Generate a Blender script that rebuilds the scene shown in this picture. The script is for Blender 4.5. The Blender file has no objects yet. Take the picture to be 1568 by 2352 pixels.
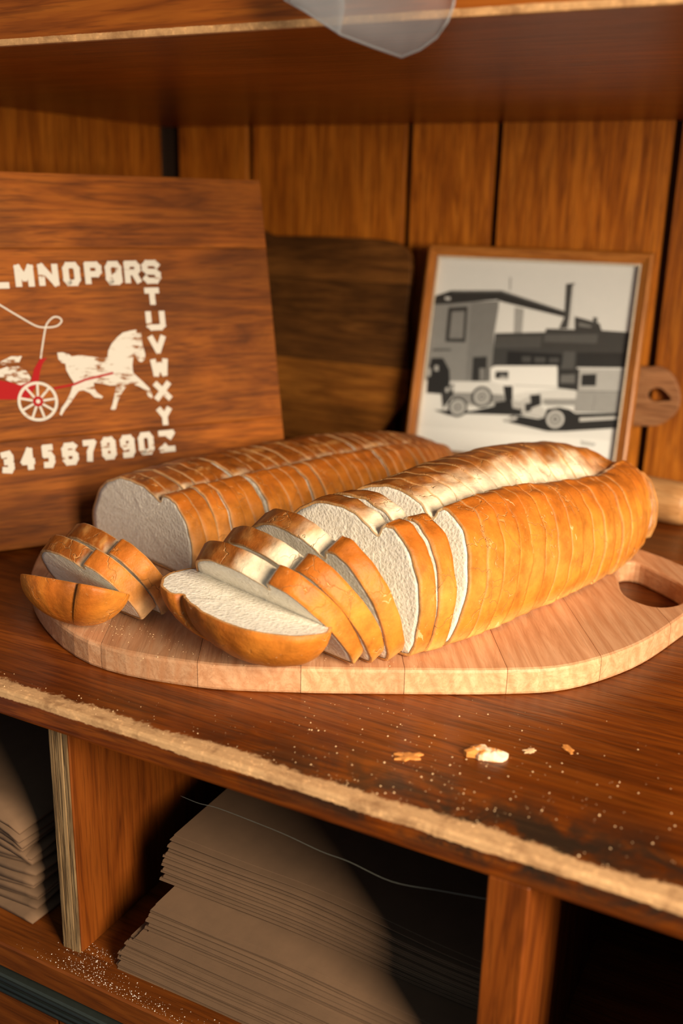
import bpy, bmesh, math, random
from mathutils import Matrix, Vector, noise
random.seed(7)
scene = bpy.context.scene
COL = scene.collection

# ------------------------------------------------------------------ camera, world, light, exposure
def cam_setup():
    yaw, pitch, roll = math.radians(-27.04), math.radians(17.28), math.radians(1.39)
    f = Vector((math.sin(yaw)*math.cos(pitch), math.cos(yaw)*math.cos(pitch), -math.sin(pitch)))
    r = Vector((math.cos(yaw), -math.sin(yaw), 0)); u = r.cross(f)
    r2 = r*math.cos(roll)+u*math.sin(roll); u2 = -r*math.sin(roll)+u*math.cos(roll)
    cd = bpy.data.cameras.new('camera'); co = bpy.data.objects.new('camera', cd); COL.objects.link(co)
    cd.sensor_fit = 'VERTICAL'; cd.sensor_height = 36; cd.sensor_width = 24; cd.lens = 35.0
    cd.clip_start = .02
    cd.dof.use_dof = True; cd.dof.focus_distance = .80; cd.dof.aperture_fstop = 3.6
    M = Matrix((r2, u2, -f)).transposed().to_4x4(); M.translation = (0, 0, .36)
    co.matrix_world = M; scene.camera = co
cam_setup()
w = bpy.data.worlds.new('world'); scene.world = w; w.use_nodes = True
w.node_tree.nodes['Background'].inputs[0].default_value = (.78, .92, 1.0, 1)
w.node_tree.nodes['Background'].inputs[1].default_value = .15
def area(name, loc, target, sx, sy, power, color):
    ld = bpy.data.lights.new(name, 'AREA'); ld.shape = 'RECTANGLE'; ld.size = sx; ld.size_y = sy
    ld.energy = power; ld.color = color
    lo = bpy.data.objects.new(name, ld); COL.objects.link(lo)
    d = Vector(target)-Vector(loc); lo.rotation_euler = d.to_track_quat('-Z', 'Y').to_euler(); lo.location = loc
area('key_window_light', (1.25, -.25, .70), (-.35, .85, .10), .56, 1.0, 78, (1, .79, .56))
scene.view_settings.view_transform = 'Standard'; scene.view_settings.look = 'None'
scene.view_settings.gamma = 1; scene.view_settings.use_curve_mapping = False
scene.view_settings.exposure = 0.35

# ------------------------------------------------------------------ helpers
def tag(o, label=None, cat=None, group=None, kind=None):
    if label: o['label'] = label
    if cat: o['category'] = cat
    if group: o['group'] = group
    if kind: o['kind'] = kind
    return o
def empty(name, loc=(0, 0, 0), M=None):
    o = bpy.data.objects.new(name, None); COL.objects.link(o); o.empty_display_size = .02
    if M is not None: o.matrix_world = M
    else: o.location = loc
    return o
def mobj(name, verts, faces, mat, parent=None, smooth=False, M=None):
    me = bpy.data.meshes.new(name); me.from_pydata([tuple(v) for v in verts], [], faces); me.update()
    return lobj(name, me, mat, parent, smooth, M)
def lobj(name, me, mat, parent=None, smooth=False, M=None):
    o = bpy.data.objects.new(name, me); COL.objects.link(o)
    if mat is not None and not me.materials: me.materials.append(mat)
    if smooth: me.polygons.foreach_set('use_smooth', [True]*len(me.polygons))
    if parent is not None: o.parent = parent
    if M is not None: o.matrix_local = M
    return o
def bobj(name, bm, mat, parent=None, smooth=False, M=None):
    me = bpy.data.meshes.new(name); bmesh.ops.recalc_face_normals(bm, faces=bm.faces[:]); bm.to_mesh(me); bm.free()
    return lobj(name, me, mat, parent, smooth, M)
def box_bm(x0, x1, y0, y1, z0, z1, bev=0, seg=1, bm=None):
    b = bmesh.new()
    bmesh.ops.create_cube(b, size=1)
    for v in b.verts:
        v.co = Vector(((x0+x1)/2+v.co.x*(x1-x0), (y0+y1)/2+v.co.y*(y1-y0), (z0+z1)/2+v.co.z*(z1-z0)))
    if bev: bmesh.ops.bevel(b, geom=b.edges[:], offset=bev, segments=seg, affect='EDGES', profile=.6)
    return b
def box(name, x0, x1, y0, y1, z0, z1, mat, parent=None, bev=0, seg=1):
    return bobj(name, box_bm(x0, x1, y0, y1, z0, z1, bev, seg), mat, parent)
def prism_bm(pts, z0, z1, holes=(), bev=0):
    """polygon (xy) with holes extruded z0..z1"""
    b = bmesh.new()
    edges = []
    for loop in [pts]+list(holes):
        vs = [b.verts.new((x, y, z1)) for x, y in loop]
        edges += [b.edges.new((vs[i], vs[(i+1) % len(vs)])) for i in range(len(vs))]
    r = bmesh.ops.triangle_fill(b, use_beauty=True, use_dissolve=False, edges=edges)
    faces = [g for g in r['geom'] if isinstance(g, bmesh.types.BMFace)]
    ex = bmesh.ops.extrude_face_region(b, geom=faces)
    for v in [g for g in ex['geom'] if isinstance(g, bmesh.types.BMVert)]: v.co.z = z0
    bmesh.ops.recalc_face_normals(b, faces=b.faces[:])
    if bev:
        es = [e for e in b.edges if len(e.link_faces) == 2 and e.calc_face_angle(0) > .9]
        bmesh.ops.bevel(b, geom=es, offset=bev, segments=2, affect='EDGES', profile=.5)
    return b
def catmull(pts, n, closed=True):
    out = []; N = len(pts)
    segs = N if closed else N-1
    for i in range(segs):
        g = (lambda k: pts[k % N]) if closed else (lambda k: pts[min(max(k, 0), N-1)])
        p0, p1, p2, p3 = [Vector(g(i+k)) for k in (-1, 0, 1, 2)]
        for j in range(n):
            t = j/n
            out.append(tuple(.5*((2*p1)+(p2-p0)*t+(2*p0-5*p1+4*p2-p3)*t*t+(3*p1-p0-3*p2+p3)*t**3)))
    if not closed: out.append(tuple(pts[-1]))
    return out
def tube(name, pts, rad, mat, parent=None, seg=6):
    vs, fs = [], []; n = len(pts); P = [Vector(p) for p in pts]
    for i, p in enumerate(P):
        t = (P[min(i+1, n-1)]-P[max(i-1, 0)]).normalized(); a = t.orthogonal().normalized(); c = t.cross(a)
        for k in range(seg):
            an = 2*math.pi*k/seg; vs.append(p+(a*math.cos(an)+c*math.sin(an))*rad)
    for i in range(n-1):
        for k in range(seg): fs.append((i*seg+k, i*seg+(k+1) % seg, (i+1)*seg+(k+1) % seg, (i+1)*seg+k))
    fs += [tuple(range(seg))[::-1], tuple(range((n-1)*seg, n*seg))]
    return mobj(name, vs, fs, mat, parent, True)
def lathe(name, prof, mat, parent, seg=28, M=None):
    """prof: (x, r) along local X"""
    vs, fs = [], []
    for x, r in prof:
        for k in range(seg):
            a = 2*math.pi*k/seg; vs.append((x, r*math.cos(a), r*math.sin(a)))
    for i in range(len(prof)-1):
        for k in range(seg): fs.append((i*seg+k, i*seg+(k+1) % seg, (i+1)*seg+(k+1) % seg, (i+1)*seg+k))
    fs += [tuple(range(seg))[::-1], tuple(range((len(prof)-1)*seg, len(prof)*seg))]
    return mobj(name, vs, fs, mat, parent, True, M)
def lean_matrix(yaw_deg, lean_deg, x, y, z=0):
    """local x = along the width, local y = up the board, local z = out of the front face"""
    yw, le = math.radians(yaw_deg), math.radians(lean_deg)
    d = Vector((math.cos(yw), math.sin(yw), 0)); n = Vector((-math.sin(yw), math.cos(yw), 0))
    e = Vector((0, 0, math.cos(le)))+n*math.sin(le); o = d.cross(e)
    M = Matrix((d, e, o)).transposed().to_4x4(); M.translation = (x, y, z); return M
ORD = ['first', 'second', 'third', 'fourth', 'fifth', 'sixth', 'seventh', 'eighth', 'ninth', 'tenth', 'eleventh', 'twelfth',
       'thirteenth', 'fourteenth', 'fifteenth', 'sixteenth', 'seventeenth', 'eighteenth', 'nineteenth', 'twentieth',
       'twenty-first', 'twenty-second', 'twenty-third', 'twenty-fourth', 'twenty-fifth', 'twenty-sixth', 'twenty-seventh',
       'twenty-eighth', 'twenty-ninth', 'thirtieth']

# ------------------------------------------------------------------ materials
class NT:
    def __init__(s, name):
        s.m = bpy.data.materials.new(name); s.m.use_nodes = True; s.t = s.m.node_tree
        s.b = s.t.nodes['Principled BSDF']; s.out = s.t.nodes['Material Output']
    def n(s, typ, **kw):
        x = s.t.nodes.new(typ)
        for k, v in kw.items():
            if k.startswith('i_'):
                key = k[2:]; x.inputs[int(key) if key.isdigit() else key.replace('_', ' ')].default_value = v
            else: setattr(x, k, v)
        return x
    def l(s, a, b): s.t.links.new(a, b)
    def math(s, op, a, b=None, clamp=False):
        x = s.n('ShaderNodeMath', operation=op); x.use_clamp = clamp
        for i, v in enumerate((a, b)):
            if v is None: continue
            if isinstance(v, (int, float)): x.inputs[i].default_value = v
            else: s.l(v, x.inputs[i])
        return x.outputs[0]
    def mix(s, fac, a, b, mode='MIX'):
        x = s.n('ShaderNodeMix', data_type='RGBA', blend_type=mode)
        for i, v in ((0, fac), (6, a), (7, b)):
            if isinstance(v, (int, float)): x.inputs[i].default_value = v
            elif isinstance(v, tuple): x.inputs[i].default_value = (*v[:3], 1)
            else: s.l(v, x.inputs[i])
        return x.outputs[2]
    def ramp(s, fac, stops):
        x = s.n('ShaderNodeValToRGB'); e = x.color_ramp.elements
        while len(e) < len(stops): e.new(.5)
        for k, (p, c) in zip(e, stops):
            k.position = p; k.color = (*c, 1) if isinstance(c, tuple) else (c, c, c, 1)
        s.l(fac, x.inputs[0]); return x.outputs[0]
    def step(s, v, lo, hi):
        x = s.n('ShaderNodeMapRange', interpolation_type='SMOOTHSTEP'); x.inputs[1].default_value = lo; x.inputs[2].default_value = hi
        s.l(v, x.inputs[0]); return x.outputs[0]
    def noise(s, vec, scale, detail=4, dist=0, rough=.55):
        x = s.n('ShaderNodeTexNoise', i_Scale=scale, i_Detail=detail, i_Distortion=dist, i_Roughness=rough); s.l(vec, x.inputs['Vector']); return x.outputs[0]
    def bump(s, h, strength, dist=.002):
        x = s.n('ShaderNodeBump', i_Strength=strength, i_Distance=dist); s.l(h, x.inputs['Height']); s.l(x.outputs[0], s.b.inputs['Normal'])

def wood(name, cols, grain='X', scale=14, stretch=14, rough=.45, coat=0., var=.25, blotch=.35, bump=.25, dark_spots=0., pores=.5, extra=None, fine=1.0):
    """cols: three colours dark/mid/light; grain axis X/Y/Z in object space"""
    t = NT(name)
    tc = t.n('ShaderNodeTexCoord'); oi = t.n('ShaderNodeObjectInfo')
    off = t.n('ShaderNodeVectorMath', operation='SCALE'); off.inputs[0].default_value = (7.3, 3.1, 5.7); t.l(oi.outputs['Random'], off.inputs['Scale'])
    add = t.n('ShaderNodeVectorMath', operation='ADD'); t.l(tc.outputs['Object'], add.inputs[0]); t.l(off.outputs[0], add.inputs[1])
    sc = [scale]*3; sc['XYZ'.index(grain)] = scale/stretch
    mp = t.n('ShaderNodeMapping'); mp.inputs['Scale'].default_value = sc; t.l(add.outputs[0], mp.inputs['Vector'])
    n1 = t.noise(mp.outputs[0], 2.2, 5, 1.1, .6)
    ring = t.math('FRACT', t.math('MULTIPLY', n1, 5.0))
    ring = t.math('ABSOLUTE', t.math('SUBTRACT', t.math('MULTIPLY', ring, 2), 1))
    n2 = t.noise(mp.outputs[0], 11*fine, 6, .3, .65)
    v = t.math('ADD', t.math('MULTIPLY', ring, .45), t.math('MULTIPLY', n2, .75))
    col = t.ramp(v, [(.18, cols[0]), (.55, cols[1]), (.92, cols[2])])
    n3 = t.noise(add.outputs[0], 5, 3)
    bl = t.math('ADD', t.math('MULTIPLY', t.step(n3, .3, .7), blotch), 1-blotch*.55)
    rv = t.math('ADD', t.math('MULTIPLY', oi.outputs['Random'], var), 1-var/2)
    k = t.math('MULTIPLY', bl, rv)
    cc = t.n('ShaderNodeCombineColor'); [t.l(k, cc.inputs[i]) for i in range(3)]
    col = t.mix(1.0, col, cc.outputs[0], 'MULTIPLY')
    mp2 = t.n('ShaderNodeMapping'); s2 = [420]*3; s2['XYZ'.index(grain)] = 22; mp2.inputs['Scale'].default_value = s2; t.l(add.outputs[0], mp2.inputs['Vector'])
    po = t.step(t.noise(mp2.outputs[0], 1, 2), .36, .5)
    col = t.mix(t.math('MULTIPLY', t.math('SUBTRACT', 1, po), pores), col, tuple(c*.35 for c in cols[0]))
    if dark_spots:
        ds = t.step(t.noise(add.outputs[0], 9, 2), .70, .78)
        col = t.mix(t.math('MULTIPLY', ds, dark_spots), col, (.02, .008, .003))
    rsock = None
    if extra: col, rsock = extra(t, tc.outputs['Object'], col)
    t.l(col, t.b.inputs['Base Color']); t.b.inputs['Roughness'].default_value = rough
    if rsock is not None: t.l(rsock, t.b.inputs['Roughness'])
    t.b.inputs['Specular IOR Level'].default_value = .25
    t.b.inputs['Coat Weight'].default_value = coat; t.b.inputs['Coat Roughness'].default_value = .25
    t.bump(t.math('ADD', n2, t.math('MULTIPLY', po, .6)), bump, .0015)
    return t.m

def edge_wear(y0, w0, pale, stain=None, zmin=None, zmax=None):
    """worn bare-wood band along the front edge of a slab; stain = grimy band behind it"""
    def f(t, vec, col):
        sx = t.n('ShaderNodeSeparateXYZ'); t.l(vec, sx.inputs[0])
        mp = t.n('ShaderNodeMapping'); mp.inputs['Scale'].default_value = (60, 60, 60); t.l(vec, mp.inputs[0])
        mpx = t.n('ShaderNodeMapping'); mpx.inputs['Scale'].default_value = (90, 420, 90); t.l(vec, mpx.inputs[0])
        big = t.noise(vec, 16, 4); nz = t.noise(mp.outputs[0], 3, 6, 0, .7); fib = t.noise(mpx.outputs[0], 2, 4)
        d = t.math('SUBTRACT', sx.outputs[1], y0)
        d = t.math('ADD', d, t.math('MULTIPLY', t.math('SUBTRACT', big, .5), w0*1.1))
        d = t.math('ADD', d, t.math('MULTIPLY', t.math('SUBTRACT', nz, .5), w0*1.1))
        if zmin is not None:
            zz = t.math('SUBTRACT', zmin, sx.outputs[2]) if zmax is None else t.math('SUBTRACT', sx.outputs[2], zmax)
            zz = t.math('MAXIMUM', zz, 0)
            d = t.math('ADD', d, t.math('MULTIPLY', zz, 4.0))
        if stain:
            st = t.math('MULTIPLY', t.math('SUBTRACT', 1, t.step(d, stain[0], stain[1])), stain[2])
            st = t.math('MULTIPLY', st, t.step(t.noise(vec, 22, 6, .5, .7), .38, .6))
            st = t.math('MULTIPLY', st, t.math('ADD', .25, t.step(sx.outputs[0], -.45, -.15)), clamp=True)
            col = t.mix(st, col, (.022, .014, .009))
        m = t.math('SUBTRACT', 1, t.step(d, w0*.72, w0))
        pc = t.mix(fib, tuple(c*.55 for c in pale), pale)
        pc = t.mix(t.step(nz, .5, .75), pc, tuple(min(1, c*1.35) for c in pale))
        gr = t.math('MULTIPLY', t.step(t.noise(vec, 30, 5, .4, .7), .48, .66), .65)
        pc = t.mix(gr, pc, (.20, .095, .038))
        col = t.mix(m, col, pc)
        return col, t.math('ADD', .3, t.math('MULTIPLY', m, .5))
    return f

M_wall = wood('wall_wood', ((0.184, 0.0437, 0.0033), (0.3956, 0.1154, 0.0083), (0.5704, 0.1923, 0.0183)), 'Z', 15, 22, .5, .0, .3, .3, .25, .0, .35)
M_shelf = wood('shelf_wood', ((0.1156, 0.0271, 0.0025), (0.2244, 0.0581, 0.0055), (0.2992, 0.0872, 0.0086)), 'X', 12, 16, .45, .05, 0, .3, .2, 0, .3,
               extra=edge_wear(.628, .0045, (.62, .36, .16), zmin=.4755, zmax=.4735))
M_top = wood('counter_wood', ((0.0626, 0.0118, 0.0012), (0.1398, 0.0302, 0.003), (0.2208, 0.0558, 0.0053)), 'X', 10, 13, .36, .12, 0, .55, .15, 0, .45,
             extra=edge_wear(.491, .0150, (.70, .43, .21), stain=(.02, .085, .85), zmin=-.003))
M_cab = wood('cabinet_wood', ((0.073, 0.0152, 0.0013), (0.1516, 0.0355, 0.0027), (0.1966, 0.0507, 0.005)), 'Z', 9, 12, .5, .05, .1, .4, .15, .2, .3)
M_bottom = wood('bottom_shelf_wood', ((0.072, 0.0169, 0.0018), (0.144, 0.0357, 0.0035), (0.2016, 0.0552, 0.0064)), 'X', 9, 12, .5, .05, .1, .4, .15, .2, .3)
M_ply = wood('bare_plywood', ((.09, .052, .022), (.19, .12, .055), (.28, .19, .095)), 'Z', 40, 18, .8, 0, .3, .3, .4, .3, .5)
M_sign = wood('sign_wood', ((0.0853, 0.0214, 0.0015), (0.1902, 0.051, 0.0036), (0.269, 0.0799, 0.0066)), 'X', 11, 9, .75, 0, .28, .75, .2, .35, .4)
M_darkb = wood('dark_board_wood', ((.04, .015, .003), (.10, .038, .007), (.17, .068, .013)), 'X', 11, 14, .6, 0, .5, .6, .2, .3, .4)
M_midb = wood('brown_board_wood', ((.09, .03, .004), (.2, .07, .009), (.3, .115, .016)), 'X', 11, 14, .6, 0, .3, .6, .2, .3, .4)
M_paddle = wood('paddle_wood', ((.2, .085, .035), (.33, .15, .065), (.44, .22, .10)), 'X', 14, 9, .55, 0, .1, .3, .2, 0, .4)
M_frame = wood('frame_wood', ((.27, .085, .012), (.42, .15, .024), (.52, .21, .04)), 'X', 30, 16, .33, .4, .05, .2, .1, 0, .3)
M_board = wood('maple_strip', ((.50, .26, .135), (.64, .38, .22), (.73, .47, .295)), 'Y', 26, 10, .5, 0, .42, .2, .2, 0, .35)
def rings(t, vec, col):
    oi = t.n('ShaderNodeObjectInfo'); off = t.n('ShaderNodeVectorMath', operation='SCALE'); off.inputs[0].default_value = (.9, 0, .35); t.l(oi.outputs['Random'], off.inputs['Scale'])
    ad = t.n('ShaderNodeVectorMath', operation='ADD'); t.l(vec, ad.inputs[0]); t.l(off.outputs[0], ad.inputs[1])
    wv = t.n('ShaderNodeTexWave', wave_type='RINGS', rings_direction='Y', i_Scale=26.0, i_Distortion=9.0, i_Detail=4.0); wv.inputs['Detail Scale'].default_value = .35
    mp = t.n('ShaderNodeMapping'); mp.inputs['Scale'].default_value = (1, .12, 1); t.l(ad.outputs[0], mp.inputs[0]); t.l(mp.outputs[0], wv.inputs[0])
    return t.mix(t.math('MULTIPLY', t.math('POWER', wv.outputs['Fac'], 2.5), .38), col, (.42, .19, .085)), None
M_board = wood('maple_strip', ((0.4644, 0.2312, 0.1149), (0.5848, 0.322, 0.1744), (0.6536, 0.3963, 0.2298)), 'Y', 20, 10, .5, 0, .36, .25, .12, 0, .12, extra=rings)
M_pin = wood('pin_wood', ((.36, .17, .06), (.5, .26, .10), (.58, .33, .14)), 'X', 26, 10, .45, .1, .05, .2, .15, 0, .3)
M_floor = wood('floor_wood', ((.05, .02, .008), (.10, .04, .015), (.15, .06, .02)), 'Y', 8, 10, .5)

def plain(name, col, rough=.5, metal=0., bumpscale=None, bs=.2, var=0.):
    t = NT(name); tc = t.n('ShaderNodeTexCoord')
    nz = t.noise(tc.outputs['Object'], bumpscale or 60, 5, 0, .6)
    c = t.mix(nz, tuple(x*.78 for x in col), tuple(min(1, x*1.2) for x in col))
    if var:
        oi = t.n('ShaderNodeObjectInfo'); rv = t.math('ADD', t.math('MULTIPLY', oi.outputs['Random'], var), 1-var/2)
        cc = t.n('ShaderNodeCombineColor'); [t.l(rv, cc.inputs[i]) for i in range(3)]
        c = t.mix(1.0, c, cc.outputs[0], 'MULTIPLY')
    t.l(c, t.b.inputs['Base Color']); t.b.inputs['Roughness'].default_value = rough; t.b.inputs['Metallic'].default_value = metal
    t.bump(nz, bs, .001)
    return t.m
M_kraft = plain('kraft_paper', (.145, .085, .046), .9, 0, 45, .15, .15)
M_metal = plain('green_grey_metal', (.05, .062, .055), .35, .6, 80, .1)
M_wire = plain('thin_wire_metal', (.35, .36, .30), .35, .8)
M_gap = plain('dark_gap', (.03, .012, .004), .9)
M_flour = plain('flour', (.8, .76, .72), .9)
M_crumbs = plain('crumb_bits', (.8, .55, .3), .85, var=0)
M_bead = plain('cream_bead', (.75, .68, .55), .35)
M_back = plain('backing_card', (.2, .12, .06), .9)

def paint(name, col, wornamt=.36):
    """worn stencil paint over wood: flecks of board show through"""
    t = NT(name); tc = t.n('ShaderNodeTexCoord')
    mp = t.n('ShaderNodeMapping'); mp.inputs['Scale'].default_value = (60, 200, 100); t.l(tc.outputs['Object'], mp.inputs[0])
    a = t.noise(mp.outputs[0], 1, 5, 0, .7); b = t.noise(tc.outputs['Object'], 35, 3)
    m = t.step(t.math('ADD', t.math('MULTIPLY', a, .6), t.math('MULTIPLY', b, .4)), wornamt, wornamt+.07)
    t.l(t.mix(m, (.2, .075, .022), col), t.b.inputs['Base Color']); t.b.inputs['Roughness'].default_value = .7; t.b.inputs['Specular IOR Level'].default_value = .08
    return t.m
M_white = paint('white_stencil_paint', (.52, .51, .47), .365)
M_worn = paint('worn_white_paint', (.52, .51, .47), .42)
M_red = paint('red_stencil_paint', (.30, .010, .012), .34)

def vcol(name, rough=.5, coat=0):
    t = NT(name); at = t.n('ShaderNodeAttribute', attribute_name='Col'); tc = t.n('ShaderNodeTexCoord')
    nz = t.noise(tc.outputs['Object'], 120, 5)
    t.l(t.mix(.12, at.outputs['Color'], t.mix(nz, (0, 0, 0), (1, 1, 1)), 'OVERLAY'), t.b.inputs['Base Color'])
    t.b.inputs['Roughness'].default_value = rough; t.b.inputs['Coat Weight'].default_value = coat
    return t.m
M_print = vcol('photo_print', .6)

def glass():
    t = NT('picture_glass'); t.t.nodes.remove(t.b)
    tr = t.n('ShaderNodeBsdfTransparent'); gl = t.n('ShaderNodeBsdfGlossy', i_Roughness=.05); lw = t.n('ShaderNodeLayerWeight', i_Blend=.5)
    mx = t.n('ShaderNodeMixShader'); t.l(t.math('ADD', .012, t.math('MULTIPLY', t.math('POWER', lw.outputs['Facing'], 5), .5)), mx.inputs[0]); t.l(tr.outputs[0], mx.inputs[1]); t.l(gl.outputs[0], mx.inputs[2])
    t.l(mx.outputs[0], t.out.inputs[0]); return t.m
M_glass = glass()
def plastic():
    t = NT('hazy_plastic'); t.t.nodes.remove(t.b)
    tr = t.n('ShaderNodeBsdfTransparent'); df = t.n('ShaderNodeBsdfDiffuse', i_Color=(.42, .46, .5, 1)); tl = t.n('ShaderNodeBsdfTranslucent', i_Color=(.42, .46, .5, 1))
    gl = t.n('ShaderNodeBsdfGlossy', i_Roughness=.3)
    m0 = t.n('ShaderNodeMixShader', i_0=.5); t.l(df.outputs[0], m0.inputs[1]); t.l(tl.outputs[0], m0.inputs[2])
    m1 = t.n('ShaderNodeMixShader', i_0=.08); t.l(m0.outputs[0], m1.inputs[1]); t.l(gl.outputs[0], m1.inputs[2])
    m2 = t.n('ShaderNodeMixShader', i_0=.34); t.l(tr.outputs[0], m2.inputs[1]); t.l(m1.outputs[0], m2.inputs[2])
    t.l(m2.outputs[0], t.out.inputs[0]); return t.m
M_plastic = plastic()

def crust_mat():
    t = NT('bread_crust'); at = t.n('ShaderNodeAttribute', attribute_name='Col'); tc = t.n('ShaderNodeTexCoord'); oi = t.n('ShaderNodeObjectInfo')
    ob = tc.outputs['Object']
    off = t.n('ShaderNodeVectorMath', operation='SCALE'); off.inputs[0].default_value = (3.3, 1.7, 2.9); t.l(oi.outputs['Random'], off.inputs['Scale'])
    add = t.n('ShaderNodeVectorMath', operation='ADD'); t.l(ob, add.inputs[0]); t.l(off.outputs[0], add.inputs[1]); v = add.outputs[0]
    n1 = t.noise(v, 55, 5, 0, .65); n2 = t.noise(v, 260, 4, 0, .6); n3 = t.noise(v, 18, 3)
    col = t.mix(1.0, at.outputs['Color'], t.ramp(n1, [(.25, .55), (.55, 1.0), (.8, 1.25)]), 'MULTIPLY')
    col = t.mix(1.0, col, t.ramp(n3, [(.3, .82), (.7, 1.12)]), 'MULTIPLY')
    wp = t.n('ShaderNodeVectorMath', operation='MULTIPLY_ADD')
    nv = t.n('ShaderNodeTexNoise', i_Scale=40.0, i_Detail=3.0); t.l(v, nv.inputs['Vector']); t.l(nv.outputs['Color'], wp.inputs[0]); wp.inputs[1].default_value = (.045,)*3; t.l(v, wp.inputs[2])
    vo = t.n('ShaderNodeTexVoronoi', feature='DISTANCE_TO_EDGE', i_Scale=26.0); t.l(wp.outputs[0], vo.inputs['Vector'])
    cr = t.math('SUBTRACT', 1, t.step(vo.outputs[0], .002, .014))
    cr = t.math('MULTIPLY', cr, t.step(n3, .44, .58))
    col = t.mix(t.math('MULTIPLY', cr, .45), col, (.75, .42, .16))
    pt = t.step(t.noise(wp.outputs[0], 48, 3, .3), .70, .725); col = t.mix(t.math('MULTIPLY', pt, .5), col, (.85, .58, .30))
    fl = t.step(n2, .66, .76); col = t.mix(t.math('MULTIPLY', fl, .35), col, (.8, .5, .22))
    t.l(col, t.b.inputs['Base Color']); t.b.inputs['Roughness'].default_value = .5; t.b.inputs['Specular IOR Level'].default_value = .28
    h = t.math('ADD', t.math('MULTIPLY', n2, .25), t.math('SUBTRACT', t.math('MULTIPLY', n1, .6), t.math('MULTIPLY', cr, .5)))
    t.bump(h, .85, .0018)
    return t.m
def crumb_mat():
    t = NT('bread_crumb'); tc = t.n('ShaderNodeTexCoord'); oi = t.n('ShaderNodeObjectInfo')
    off = t.n('ShaderNodeVectorMath', operation='SCALE'); off.inputs[0].default_value = (3.3, 1.7, 2.9); t.l(oi.outputs['Random'], off.inputs['Scale'])
    add = t.n('ShaderNodeVectorMath', operation='ADD'); t.l(tc.outputs['Object'], add.inputs[0]); t.l(off.outputs[0], add.inputs[1]); v = add.outputs[0]
    vo = t.n('ShaderNodeTexVoronoi', i_Scale=330.0); t.l(v, vo.inputs['Vector'])
    n1 = t.noise(v, 420, 4, 0, .6); n2 = t.noise(v, 45, 3)
    h = t.math('ADD', t.math('MULTIPLY', vo.outputs['Distance'], .5), n1)
    col = t.ramp(h, [(.36, (.62, .57, .47)), (.60, (.82, .78, .68)), (.95, (.9, .87, .79))])
    col = t.mix(t.math('MULTIPLY', t.step(n2, .55, .75), .5), col, (.74, .69, .58))
    t.l(col, t.b.inputs['Base Color']); t.b.inputs['Roughness'].default_value = .9; t.b.inputs['Specular IOR Level'].default_value = .1
    t.bump(h, .4, .0018); return t.m
M_crust = crust_mat(); M_crumb = crumb_mat()

# ------------------------------------------------------------------ the setting
def wm(o): return o.matrix_basis.copy() if o.parent is None else wm(o.parent) @ o.matrix_parent_inverse @ o.matrix_basis
def setp(o, p):
    o.parent = p; o.matrix_parent_inverse = wm(p).inverted(); return o
def wbox(name, par, x0, x1, y0, y1, z0, z1, mat, bev=.001, seg=1):      # box in world coordinates, parented
    return setp(box(name, x0, x1, y0, y1, z0, z1, mat, None, bev, seg), par)
WY, WX, ZS, YS, YC = 1.405, -1.055, .4696, .628, .491
wb = empty('wall_back', (0, WY, 0)); tag(wb, kind='structure')
wbox('backing', wb, WX-.03, 1.0, WY+.014, WY+.03, 0, .9, M_gap)
bounds = [WX+.020, -.894, -.622, -.487, -.2475, -.02, .22, .38, .66, 1.0]
for a, b in zip(bounds, bounds[1:]): wbox('plank', wb, a+.0055, b-.0055, WY, WY+.014, 0, .9, M_wall, .0006)
wl = empty('wall_left', (WX, 0, 0)); tag(wl, kind='structure')
wbox('backing', wl, WX-.03, WX-.014, .45, WY+.03, 0, .9, M_gap)
for a, b in ((.45, .70), (.70, .98), (.98, WY-.012)): wbox('plank', wl, WX-.014, WX, a+.002, b-.002, 0, .9, M_wall, .0006)
tag(box('floor', -1.6, 1.6, -1.6, 1.8, -.95, -.9, M_floor), kind='structure')

t_ = box('worktop', WX-.02, 1.0, YC, WY+.02, -.022, 0, M_top, None, .0022, 2)
tag(t_, 'dark red-brown wooden worktop with pale worn front edge under the bread board', 'worktop')
us = empty('upper_shelf', (0, YS, ZS)); tag(us, 'thick wooden shelf overhead with chipped front edge across the top', 'shelf')
wbox('shelf_board', us, WX+.0005, 1.0, YS, WY-.0005, ZS, ZS+.042, M_shelf, .0016, 2)
wbox('cleat', us, WX+.03, 1.0, WY-.03, WY-.001, ZS+.042, ZS+.075, M_shelf)

cab = empty('cubby_cabinet', (-.3, YC, -.9)); tag(cab, 'brown wooden pigeonhole cabinet with open cubbies below the worktop', 'cabinet')
wbox('bottom_shelf', cab, WX, 1.0, YC, WY-.02, -.27, -.245, M_bottom, .0015)
wbox('back_panel', cab, WX, 1.0, WY-.018, WY, -.9, -.0225, M_cab)
dv = wbox('divider', cab, -.515, -.496, .5155, WY-.02, -.245, -.0223, M_cab)
for i in range(4):
    tag(wbox('ply_layer', dv, -.5152+i*.0045, -.5152+(i+1)*.0045-.0003, .5135+.0004*(i % 2), .5157, -.245, -.0223, M_ply, .0004), 'bare plywood edge')
dv2 = wbox('divider', cab, -.147, -.121, YC+.001, WY-.02, -.245, -.0223, M_cab)
wbox('side_panel', cab, WX, WX+.02, YC+.02, WY-.02, -.9, -.0223, M_cab)
wbox('side_panel', cab, .98, 1.0, YC+.02, WY-.02, -.9, -.0223, M_cab)
wbox('divider', cab, -.015, .004, YC+.002, WY-.02, -.245, -.0223, M_cab)
for a, b in ((WX, -.5185), (-.5165, .0), (.002, .5), (.502, 1.0)): wbox('lower_panel', cab, a, b, YC+.012, YC+.03, -.9, -.27, M_bottom)
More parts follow.
